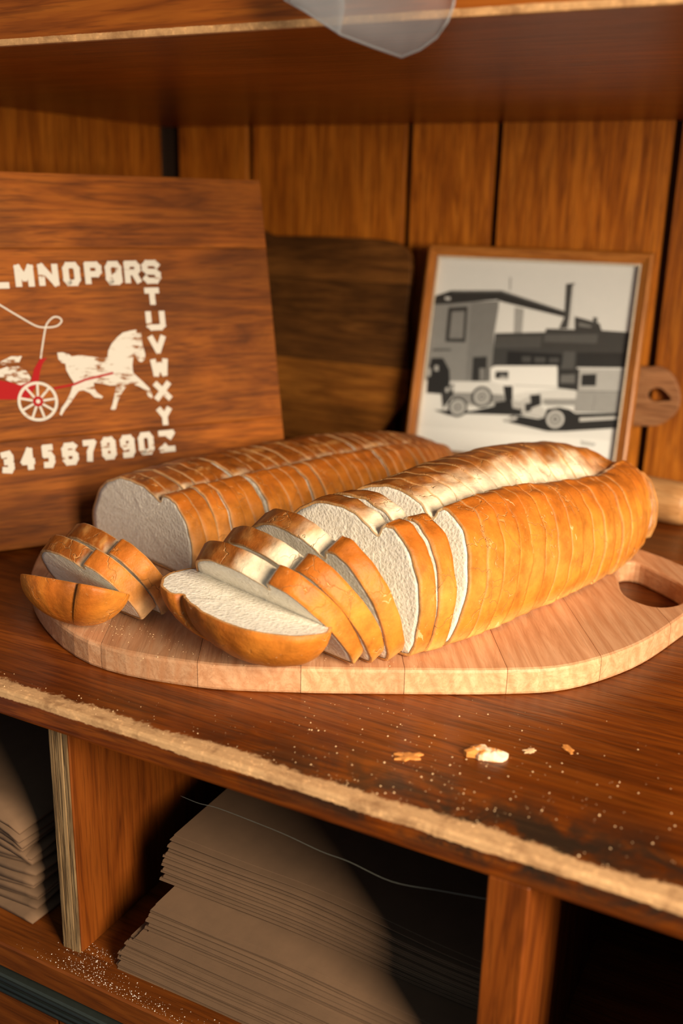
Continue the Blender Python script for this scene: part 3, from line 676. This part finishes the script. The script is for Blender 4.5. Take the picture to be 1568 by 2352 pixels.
# string of beads round the sight edge
i0, i1, j0, j1 = RW+.0006, FW-RW-.0006, f0+RW+.0006, FH-RW-.0006
pts = []
for k in range(80): t = k/80; pts += [(i0+(i1-i0)*t, j0), (i1, j0+(j1-j0)*t), (i1-(i1-i0)*t, j1), (i0, j1-(j1-j0)*t)]
bm = bmesh.new()
for x, y in pts: bmesh.ops.create_icosphere(bm, subdivisions=1, radius=.0021, matrix=Matrix.Translation((x, y, -.0045)))
bobj('bead_trim', bm, M_bead, fr, True)
box('backing', .004, FW-.004, f0+.004, FH-.004, -FT, -FT+.003, M_back, fr)
PHOTO = [  # (grey, polygon) in frame coordinates, far to near
(.60, [(.0150,.3020),(.2955,.3020),(.2955,.0180),(.0150,.0180)]),
(.62, [(.0150,.1070),(.2955,.1120),(.2955,.0180),(.0150,.0180)]),
(.66, [(.0150,.0600),(.2955,.0680),(.2955,.0180),(.0150,.0180)]),
(.27, [(.0150,.2368),(.1104,.2457),(.1085,.1991),(.1158,.1334),(.0397,.1270),(.0150,.1269)]),
(.23, [(.0700,.2400),(.1104,.2457),(.1085,.1991),(.1158,.1334),(.0760,.1300)]),
(.62, [(.1094,.2431),(.1953,.2277),(.1980,.2071),(.1132,.2002)]),
(.36, [(.1324,.2380),(.1456,.2362),(.1473,.2030),(.1357,.2022)]),
(.075, [(.1097,.2004),(.1790,.2064),(.1796,.2115),(.2543,.2139),(.2955,.2137),(.2955,.1629),(.1116,.1513)]),
(.13, [(.1790,.2030),(.2500,.2085),(.2500,.1960),(.1790,.1930)]),
(.11, [(.1110,.1960),(.1750,.2010),(.1750,.1850),(.1115,.1800)]),
(.035, [(.2251,.1818),(.2955,.1865),(.2955,.1630),(.2268,.1592)]),
(.02, [(.1304,.1768),(.2063,.1783),(.2071,.1622),(.1314,.1567)]),
(.10, [(.1515,.1712),(.1640,.1718),(.1645,.1640),(.1524,.1635)]), (.10, [(.1690,.1715),(.1840,.1722),(.1845,.1648),(.1695,.1642)]), (.10, [(.1890,.1722),(.2024,.1730),(.2028,.1662),(.1895,.1652)]),
(.12, [(.2070,.1820),(.2230,.1830),(.2240,.1590),(.2075,.1580)]),
(.05, [(.0150,.2350),(.0150,.2465),(.0394,.2562),(.1112,.2600),(.2030,.2363),(.2040,.2283),(.1159,.2440),(.1063,.2468),(.0391,.2370)]),
(.16, [(.0394,.2562),(.1112,.2600),(.1105,.2570),(.0420,.2536)]), (.17, [(.1112,.2600),(.2030,.2363),(.2030,.2345),(.1112,.2570)]),
(.5, [(.0310,.2468),(.0390,.2465),(.0395,.2425),(.0320,.2425)]),
(.07, [(.2163,.2303),(.2502,.2231),(.2552,.2110),(.2187,.2116)]), (.22, [(.2230,.2225),(.2400,.2195),(.2400,.2165),(.2230,.2175)]),
(.09, [(.1989,.2734),(.2104,.2752),(.2147,.2138),(.1972,.2127),(.2023,.2282)]), (.55, [(.2077,.2713),(.2108,.2745),(.2152,.2138),(.2085,.2134),(.2090,.2286)]),
(.10, [(.2403,.2305),(.2468,.2304),(.2465,.2209),(.2420,.2219)]), (.40, [(.1206,.2785),(.1226,.2786),(.1242,.2607),(.1221,.2605)]),
(.06, [(.0385,.2317),(.0660,.2349),(.0690,.1846),(.0401,.1834)]), (.25, [(.0438,.2263),(.0625,.2284),(.0649,.1896),(.0449,.1882)]),
(.12, [(.0228,.1721),(.0500,.1741),(.0498,.1714),(.0227,.1689)]), (.045, [(.0832,.1647),(.1026,.1670),(.1060,.1326),(.0854,.1309)]), (.24, [(.0940,.1500),(.1020,.1505),(.1040,.1340),(.0960,.1330)]),
(.03, [(.0232,.1588),(.0395,.1601),(.0512,.1438),(.0543,.1243),(.0475,.1091),(.0220,.1086),(.0200,.1402)]), (.4, [(.0286,.1486),(.0341,.1491),(.0351,.1412),(.0296,.1408)]), (.4, [(.0180,.1440),(.0240,.1440),(.0245,.1330),(.0190,.1320)]),
(.68, [(.1095,.1511),(.1156,.1550),(.2014,.1617),(.2049,.1308),(.1605,.1217),(.1455,.1166),(.1127,.1266)]), (.42, [(.1460,.1310),(.2045,.1335),(.2046,.1325),(.1460,.1298)]),
(.04, [(.1174,.1473),(.1356,.1488),(.1365,.1377),(.1179,.1375)]), (.36, [(.1250,.1430),(.1345,.1420),(.1360,.1380),(.1240,.1380)]),
(.60, [(.0584,.1259),(.1118,.1331),(.1335,.1284),(.1365,.1054),(.0843,.0980),(.0538,.1031)]), (.30, [(.0600,.1130),(.0900,.1150),(.1330,.1160),(.1365,.1054),(.0843,.0980),(.0600,.1010)]),
(.06, [(.0429,.1127),(.0514,.1214),(.0605,.1248),(.0612,.1090),(.0560,.1000),(.0489,.0881)]), (.5, [(.0490,.1180),(.0530,.1195),(.0535,.1130),(.0500,.1120)]), (.5, [(.0560,.1210),(.0595,.1220),(.0600,.1160),(.0565,.1150)]),
(.03, [(.0354,.0855),(.0595,.0798),(.0860,.0850),(.1491,.0890),(.1646,.0899),(.1631,.1014),(.1266,.1006),(.0908,.0894)]), (.38, [(.0860,.1000),(.1260,.1020),(.1260,.1000),(.0870,.0960)]),
(.03, [(.1309,.1282),(.1439,.1293),(.1484,.0948),(.1224,.0924),(.1222,.1041),(.1362,.1079)]), (.45, [(.1450,.1100),(.1600,.1080),(.1600,.0980),(.1480,.0990)]),
(.42, [(.2279,.1605),(.2955,.1653),(.2955,.1056),(.2331,.1016)]), (.27, [(.2306,.1305),(.2955,.1355),(.2955,.1335),(.2308,.1285)]), (.33, [(.2310,.1285),(.2955,.1335),(.2955,.1060),(.2331,.1016)]), (.55, [(.2279,.1620),(.2955,.1668),(.2955,.1640),(.2279,.1590)]), (.25, [(.2560,.1290),(.2568,.1290),(.2572,.1040),(.2562,.1040)]),
(.03, [(.2356,.1528),(.2551,.1552),(.2563,.1390),(.2367,.1373)]), (.045, [(.2033,.1568),(.2317,.1601),(.2335,.1307),(.2065,.1317)]), (.18, [(.2080,.1500),(.2270,.1520),(.2280,.1400),(.2085,.1390)]),
(.58, [(.1834,.1238),(.2055,.1300),(.2319,.1298),(.2320,.1103),(.1958,.1070),(.1827,.1096)]), (.32, [(.1850,.1150),(.2319,.1190),(.2320,.1103),(.1958,.1070),(.1840,.1090)]),
(.5, [(.1594,.1101),(.1812,.1210),(.1857,.1061),(.1973,.0956),(.1905,.0886),(.1616,.0935)]), (.05, [(.1640,.1060),(.1740,.1090),(.1740,.0970),(.1660,.0950)]), (.03, [(.1699,.1187),(.1837,.1212),(.1868,.1074),(.1735,.1011)]), (.5, [(.1850,.1160),(.1890,.1165),(.1895,.1095),(.1855,.1090)]),
(.025, [(.1373,.0795),(.1492,.0884),(.1648,.0887),(.1860,.0870),(.1929,.0901),(.1958,.1020),(.2120,.1060),(.2260,.1040),(.2345,.0995),(.2955,.1060),(.2955,.0860),(.2229,.0739),(.2004,.0716)]),
(.5, [(.2403,.0942),(.2955,.1019),(.2955,.0981),(.2410,.0892)]), (.5, [(.1371,.0818),(.1545,.0877),(.1563,.0840),(.1427,.0790)]), (.42, [(.1600,.0940),(.1900,.0900),(.1900,.0880),(.1610,.0915)]),
(.45, [(.2468,.0637),(.2668,.0621),(.2649,.0581),(.2487,.0589)])]
def disc(x, y, r, n=18): return [(x+r*math.cos(2*math.pi*k/n), y+r*1.0*math.sin(2*math.pi*k/n)) for k in range(n)]
for x, y, r in ((.0701, .0927, .0142), (.1028, .1101, .0148), (.2083, .089, .0155)):
    PHOTO += [(.03, disc(x, y, r)), (.5, disc(x, y, r*.78)), (.16, disc(x, y, r*.55)), (.42, disc(x, y, r*.4)), (.04, disc(x, y, r*.16))]
vs, fs, cs = [], [], []
for i, (g, P) in enumerate(PHOTO):
    b = len(vs); vs += [(x, max(y, f0+RW-.002), -.0125+i*.000025) for x, y in P]; fs.append(tuple(range(b, b+len(P))))
    cs += [g]*len(P)
me = bpy.data.meshes.new('photograph'); me.from_pydata(vs, [], fs); me.update()
at = me.color_attributes.new('Col', 'FLOAT_COLOR', 'POINT'); at.data.foreach_set('color', [q for g in cs for q in tuple(min(1, k*1.55*g**1.35) for k in (.97, 1.04, 1.06))+(1,)])
bm = bmesh.new(); bm.from_mesh(me); bmesh.ops.triangulate(bm, faces=bm.faces[:])
for f in bm.faces:
    if f.normal.z < 0: f.normal_flip()
bm.to_mesh(me); bm.free()
tag(lobj('photograph', me, M_print, fr), 'black and white print of two old trucks before a building')
box('print_mount', .0145, FW-.0145, f0+.0145, FH-.0145, -.0148, -.0128, M_bead, fr)
box('glass_pane', .0145, FW-.0145, f0+.0145, FH-.0145, -.0095, -.0080, M_glass, fr)
box('easel_leg', FW*.42, FW*.58, .03, .2, -FT-.003, -FT-.0005, M_back, fr)

# ------------------------------------------------------------------ rolling pin behind the right loaf
pv = Vector((-.165, 1.2, .0262)); pd = Vector((.98, -.16, 0)).normalized()
Mp = Matrix((pd, Vector((0, 0, 1)).cross(pd), Vector((0, 0, 1)))).transposed().to_4x4(); Mp.translation = pv-Vector((0, 0, .0262))
rp = empty('rolling_pin', M=Mp); tag(rp, 'pale wooden rolling pin lying behind the far end of the right loaf', 'rolling pin')
lathe('barrel', [(-.235, .020), (-.233, .024), (-.225, .026), (.0, .026), (.012, .025), (.018, .021)], M_pin, rp, 32, Matrix.Translation((0, 0, .0262)))
for sgn, x0 in ((1, .018), (-1, -.235)):
    lathe('handle', [(x0, .011), (x0+sgn*.004, .014), (x0+sgn*.02, .0155), (x0+sgn*.05, .0145), (x0+sgn*.085, .012), (x0+sgn*.095, .008), (x0+sgn*.097, .003)][::sgn], M_pin, rp, 24, Matrix.Translation((0, 0, .0262)))

# ------------------------------------------------------------------ paper bags
def bag_mesh(W, D, th, seed, sag, curl=0., nx=26, ny=3, step=.0006):
    """flat folded bag: local x 0..W, y 0..D (front edge y=0); two sheets, the upper one set back a little"""
    r = random.Random(seed); vs, fs = [], []; ph_ = r.uniform(0, 6); amp = r.uniform(.0002, .0006)
    def sheet(z0, z1, setback):
        b = len(vs)
        for top in (0, 1):
            for j in range(ny+1):
                for i in range(nx+1):
                    x = W*i/nx; y = setback+(D-setback)*j/ny
                    z = (z1 if top else z0)+sag(x)+amp*math.sin(x*35+ph_)-curl*max(0, .03-y)
                    vs.append((x, y, z))
        n = (nx+1)*(ny+1); q = lambda t, j, i: b+t*n+j*(nx+1)+i
        for j in range(ny):
            for i in range(nx):
                fs.append((q(1, j, i), q(1, j, i+1), q(1, j+1, i+1), q(1, j+1, i))); fs.append((q(0, j, i), q(0, j+1, i), q(0, j+1, i+1), q(0, j, i+1)))
        for i in range(nx): fs.append((q(0, 0, i), q(0, 0, i+1), q(1, 0, i+1), q(1, 0, i))); fs.append((q(0, ny, i), q(1, ny, i), q(1, ny, i+1), q(0, ny, i+1)))
        for j in range(ny): fs.append((q(0, j, 0), q(1, j, 0), q(1, j+1, 0), q(0, j+1, 0))); fs.append((q(0, j, nx), q(0, j+1, nx), q(1, j+1, nx), q(1, j, nx)))
    sheet(0, th*.45, 0); sheet(th*.5, th, step)
    me = bpy.data.meshes.new('bag'); me.from_pydata(vs, [], fs); me.update(); me.materials.append(M_kraft); return me
rb = random.Random(11)
GB = 'flat kraft bags in the middle cubby'
z = -.2445; nb = 0
tiers = [('lower', 19, -.459, .5150, .30, .0009, .0010), ('middle', 7, -.437, .527, .277, .0016, .0020), ('upper', 11, -.446, .560, .285, .0016, .0018)]
for tier, cnt, x0, y0, W, th, gap in tiers:
    for k in range(cnt):
        h = (z+.2445)/.10
        sag = (lambda x, h=h, x0=x0: -.011*h*sm(x+x0, -.34, -.17))
        g2 = gap
        if tier == 'upper' and k > 6: g2 = .0027
        jx = rb.uniform(-.0028, .0028)+(.016*(k/cnt)**2 if tier == 'lower' else .004*k/cnt)
        o = lobj('paper_bag', bag_mesh(W-jx, .2, th, nb, sag, step=.006 if k == cnt-1 else .0006), M_kraft); o.location = (x0+jx, y0+rb.uniform(-.0022, .0022)+(.004*k/cnt), z)
        o.rotation_euler.z = math.radians(rb.uniform(-.3, .3))
        which = f'flat brown paper bag, {ORD[k]} from the bottom of the {tier} bundle in the middle cubby'
        if tier == 'upper' and k == cnt-1: which = 'topmost flat brown paper bag of the whole pile in the middle cubby'
        if tier == 'middle' and k == cnt-1: which = 'flat brown paper bag whose wide top shows beneath the upper bundle'
        tag(o, which, 'paper bag', GB); z += th+g2; nb += 1
# crumpled bags in the left cubby: open gusset ends curl
GL_ = 'crumpled kraft bags in the left cubby'
z = -.2447
for k in range(14):
    r = random.Random(50+k); nx, ny = 22, 6; W, D = .27+r.uniform(-.012, .008), .19; th = r.uniform(.0045, .0085); vs, fs = [], []
    a1, a2, ph_ = r.uniform(.001, .003), r.uniform(20, 50), r.uniform(0, 6)
    for top in (0, 1):
        for j in range(ny+1):
            for i in range(nx+1):
                x = W*(i/nx); y = D*j/ny; e = max(0, (x-W+.05)/.05)
                q = (th if top else 0)*(1-.55*e*e)+a1*math.sin(x*a2+ph_+j*.5)*e+.0012*math.sin(y*60+ph_+x*40)*(.3+e)+(-.006 if k > 8 else .003)*e*e
                vs.append((x-W-.02*0, y+.004*math.sin(x*30+ph_)*e, max(q, 0 if k == 0 else -.01)))
    n = (nx+1)*(ny+1); Q = lambda t, j, i: t*n+j*(nx+1)+i
    for j in range(ny):
        for i in range(nx): fs += [(Q(1, j, i), Q(1, j, i+1), Q(1, j+1, i+1), Q(1, j+1, i)), (Q(0, j, i), Q(0, j+1, i), Q(0, j+1, i+1), Q(0, j, i+1))]
    for i in range(nx): fs += [(Q(0, 0, i), Q(0, 0, i+1), Q(1, 0, i+1), Q(1, 0, i)), (Q(0, ny, i), Q(1, ny, i), Q(1, ny, i+1), Q(0, ny, i+1))]
    for j in range(ny): fs += [(Q(0, j, 0), Q(1, j, 0), Q(1, j+1, 0), Q(0, j+1, 0)), (Q(0, j, nx), Q(0, j+1, nx), Q(1, j+1, nx), Q(1, j, nx))]
    o = mobj('paper_bag', vs, fs, M_kraft, None, True); o.location = (-.556+r.uniform(-.008, .002)-.012*max(0, k-8)/5, .525+r.uniform(-.003, .004), z); o.rotation_euler.z = math.radians(r.uniform(-2, 2))
    tag(o, f'crumpled brown paper bag, {ORD[k]} from the bottom of the left cubby pile', 'paper bag', GL_); z += th+.0006
# ------------------------------------------------------------------ thread hanging under the worktop
wp = catmull([(-.405, .535, -.0755), (-.385, .53, -.0725), (-.367, .53, -.071), (-.33, .53, -.0725), (-.308, .53, -.074), (-.28, .53, -.0775), (-.258, .53, -.078), (-.225, .53, -.082), (-.19, .53, -.076), (-.1465, .53, -.068)], 5, False)
tag(tube('thin_wire', wp, .00024, M_wire, None, 5), 'fine pale wire stretched across the dark middle cubby above the bags', 'wire')

# ------------------------------------------------------------------ plastic bag corner hanging over the upper shelf
ol = [(-.356, .481), (-.340, .473), (-.328, .466), (-.316, .459), (-.295, .4515), (-.275, .445), (-.262, .4485), (-.251, .4545), (-.244, .4625), (-.241, .470), (-.240, .478)]
vs, fs = [], []; nr = 7
xs = [p[0] for p in ol]
for i, (x, zt) in enumerate(ol):
    for j in range(nr):
        t = j/(nr-1)
        if t < .72: zz = zt+(.5135-zt)*t/.72; yy = .603+.012*math.sin(x*60)*(1-t)*.25+.006*t
        else: q = (t-.72)/.28; zz = .5135+.0012*q; yy = .6075+.07*q
        vs.append((x-.03*(1-(i/(len(ol)-1)))*t, yy, zz))
for i in range(len(ol)-1):
    for j in range(nr-1): fs.append((i*nr+j, (i+1)*nr+j, (i+1)*nr+j+1, i*nr+j+1))
pbag = empty('plastic_bag', (-.29, .64, ZS+.043)); tag(pbag, 'hazy clear plastic bag corner drooping over the upper shelf edge', 'plastic bag')
o = setp(mobj('film', vs, fs, M_plastic, None, True), pbag)
md = o.modifiers.new('thick', 'SOLIDIFY'); md.thickness = .0005
o = setp(tube('welded_seam', [(x, .6025+.012*math.sin(x*60)*.25, z_+.0006) for x, z_ in ol], .0009, M_plastic), pbag)
o = setp(mobj('fold', [(-.352, .601, .4795), (-.328, .6008, .4665), (-.316, .6006, .4595), (-.313, .6008, .475), (-.318, .602, .5), (-.345, .602, .51)], [(0, 1, 2, 3, 4, 5)], M_plastic), pbag)
md = o.modifiers.new('thick', 'SOLIDIFY'); md.thickness = .0005

# ------------------------------------------------------------------ crumbs and flakes
def flake(name, x, y, sx, sy, rot, label, mat, seed, zt=0, lump=False):
    r = random.Random(seed); n = 17; vs, fs = [], []
    rad = [r.uniform(.5, 1.12) for _ in range(n)]
    for ring, (f, h) in enumerate(((1, 0), (1, .12), (.55, .28 if lump else .18))):
        for k in range(n):
            a = 2*math.pi*k/n; vs.append((sx*rad[k]*f*math.cos(a), sy*rad[k]*f*math.sin(a), (h+r.uniform(0, .12 if ring else 0))*sx*(1.0 if lump else .55)))
    for q in range(2):
        for k in range(n): fs.append((q*n+k, q*n+(k+1) % n, (q+1)*n+(k+1) % n, (q+1)*n+k))
    fs += [tuple(range(n))[::-1], tuple(range(2*n, 3*n))]
    o = mobj(name, vs, fs, mat); o.location = (x, y, zt); o.rotation_euler.z = rot
    tag(o, label, 'crumb', 'larger crumbs on the worktop'); return o
M_flake = plain('crust_flake', (.60, .25, .06), .5, 0, 200, .4)
M_pale = plain('pale_crumb', (.72, .50, .28), .8, 0, 250, .5)
M_torn = plain('torn_crumb', (.72, .50, .28), .8, 0, 250, .5)
_t = M_torn.node_tree; _b = _t.nodes['Principled BSDF']; _n = _t.nodes.new('ShaderNodeTexNoise'); _n.inputs['Scale'].default_value = 110
_r = _t.nodes.new('ShaderNodeValToRGB'); _r.color_ramp.elements[0].position = .44; _r.color_ramp.elements[0].color = (.62, .25, .05, 1); _r.color_ramp.elements[1].position = .58; _r.color_ramp.elements[1].color = (.82, .72, .55, 1)
_c = _t.nodes.new('ShaderNodeTexCoord'); _t.links.new(_c.outputs['Object'], _n.inputs['Vector']); _t.links.new(_n.outputs[0], _r.inputs[0]); _t.links.new(_r.outputs[0], _b.inputs['Base Color'])
flake('crust_flake', -.228, .5555, .0115, .006, .55, 'flat leaf-shaped crust flake on the worktop, leftmost of the larger bits', M_flake, 1)
flake('bread_crumb', -.184, .583, .0155, .0085, .35, 'largest torn crumb of bread on the worktop, white inside', M_torn, 2, 0, True)
flake('crust_flake', -.158, .605, .0055, .0035, .8, 'tiny tan crust flake right of the largest torn crumb', M_pale, 3)
flake('crust_flake', -.135, .620, .0065, .0045, -.5, 'bright orange crust flake, rightmost of the larger bits', M_flake, 4)
def specks(name, n, sampler, size, mat, label, cat, seed, zt):
    r = random.Random(seed); vs, fs = [], []
    for _ in range(n):
        x, y = sampler(r); s_ = size*r.choice((.35, .45, .6, .8, 1.3))*r.uniform(.7, 1.2); b = len(vs); a = r.uniform(0, 6.28)
        for k in range(4): vs.append((x+s_*math.cos(a+k*1.57)*r.uniform(.5, 1), y+s_*math.sin(a+k*1.57)*r.uniform(.5, 1), zt))
        vs.append((x, y, zt+s_*r.uniform(.4, .9)))
        fs += [(b, b+1, b+4), (b+1, b+2, b+4), (b+2, b+3, b+4), (b+3, b, b+4), (b+3, b+2, b+1, b)]
    o = mobj(name, vs, fs, mat); tag(o, label, cat, kind='stuff'); return o
def s_counter(r):
    while True:
        x = r.gauss(-.21, .10); y = YC+.012+abs(r.gauss(0, .075))
        if -.55 < x < .1 and y < .64+.55*(x+.27) - .012 and y < .9: return x, y
specks('crumb_scatter', 330, s_counter, .00075, M_pale, 'fine pale bread crumbs scattered over the front of the worktop', 'crumbs', 5, 0)
def s_edge(r): return r.uniform(-.56, -.2), YC+.004+abs(r.gauss(0, .012))
specks('crumb_scatter', 120, s_edge, .0006, M_pale, 'fine crumbs along the worn front edge at left', 'crumbs', 8, 0)
def s_board(r):
    if r.random() < .55: t = r.uniform(-.45, -.26); return t, .625+(t+.27)*.52+r.gauss(.028, .009)
    return r.gauss(-.5, .03), r.gauss(.585, .01)
specks('crumb_scatter', 240, s_board, .0006, M_pale, 'crumbs strewn on the cutting board along the front of the slices', 'crumbs', 6, BT)
def s_flour(r):
    if r.random() < .45: return r.gauss(-.485, .016), r.uniform(YC+.003, .528)
    return r.gauss(-.44, .045), abs(r.gauss(0, .008))+YC+.002
specks('flour_dust', 620, s_flour, .0005, M_flour, 'white flour grains spilt on the lower shelf by the plywood divider', 'flour', 7, -.245)
def s_bagdust(r): return r.uniform(-.42, -.2), .5165
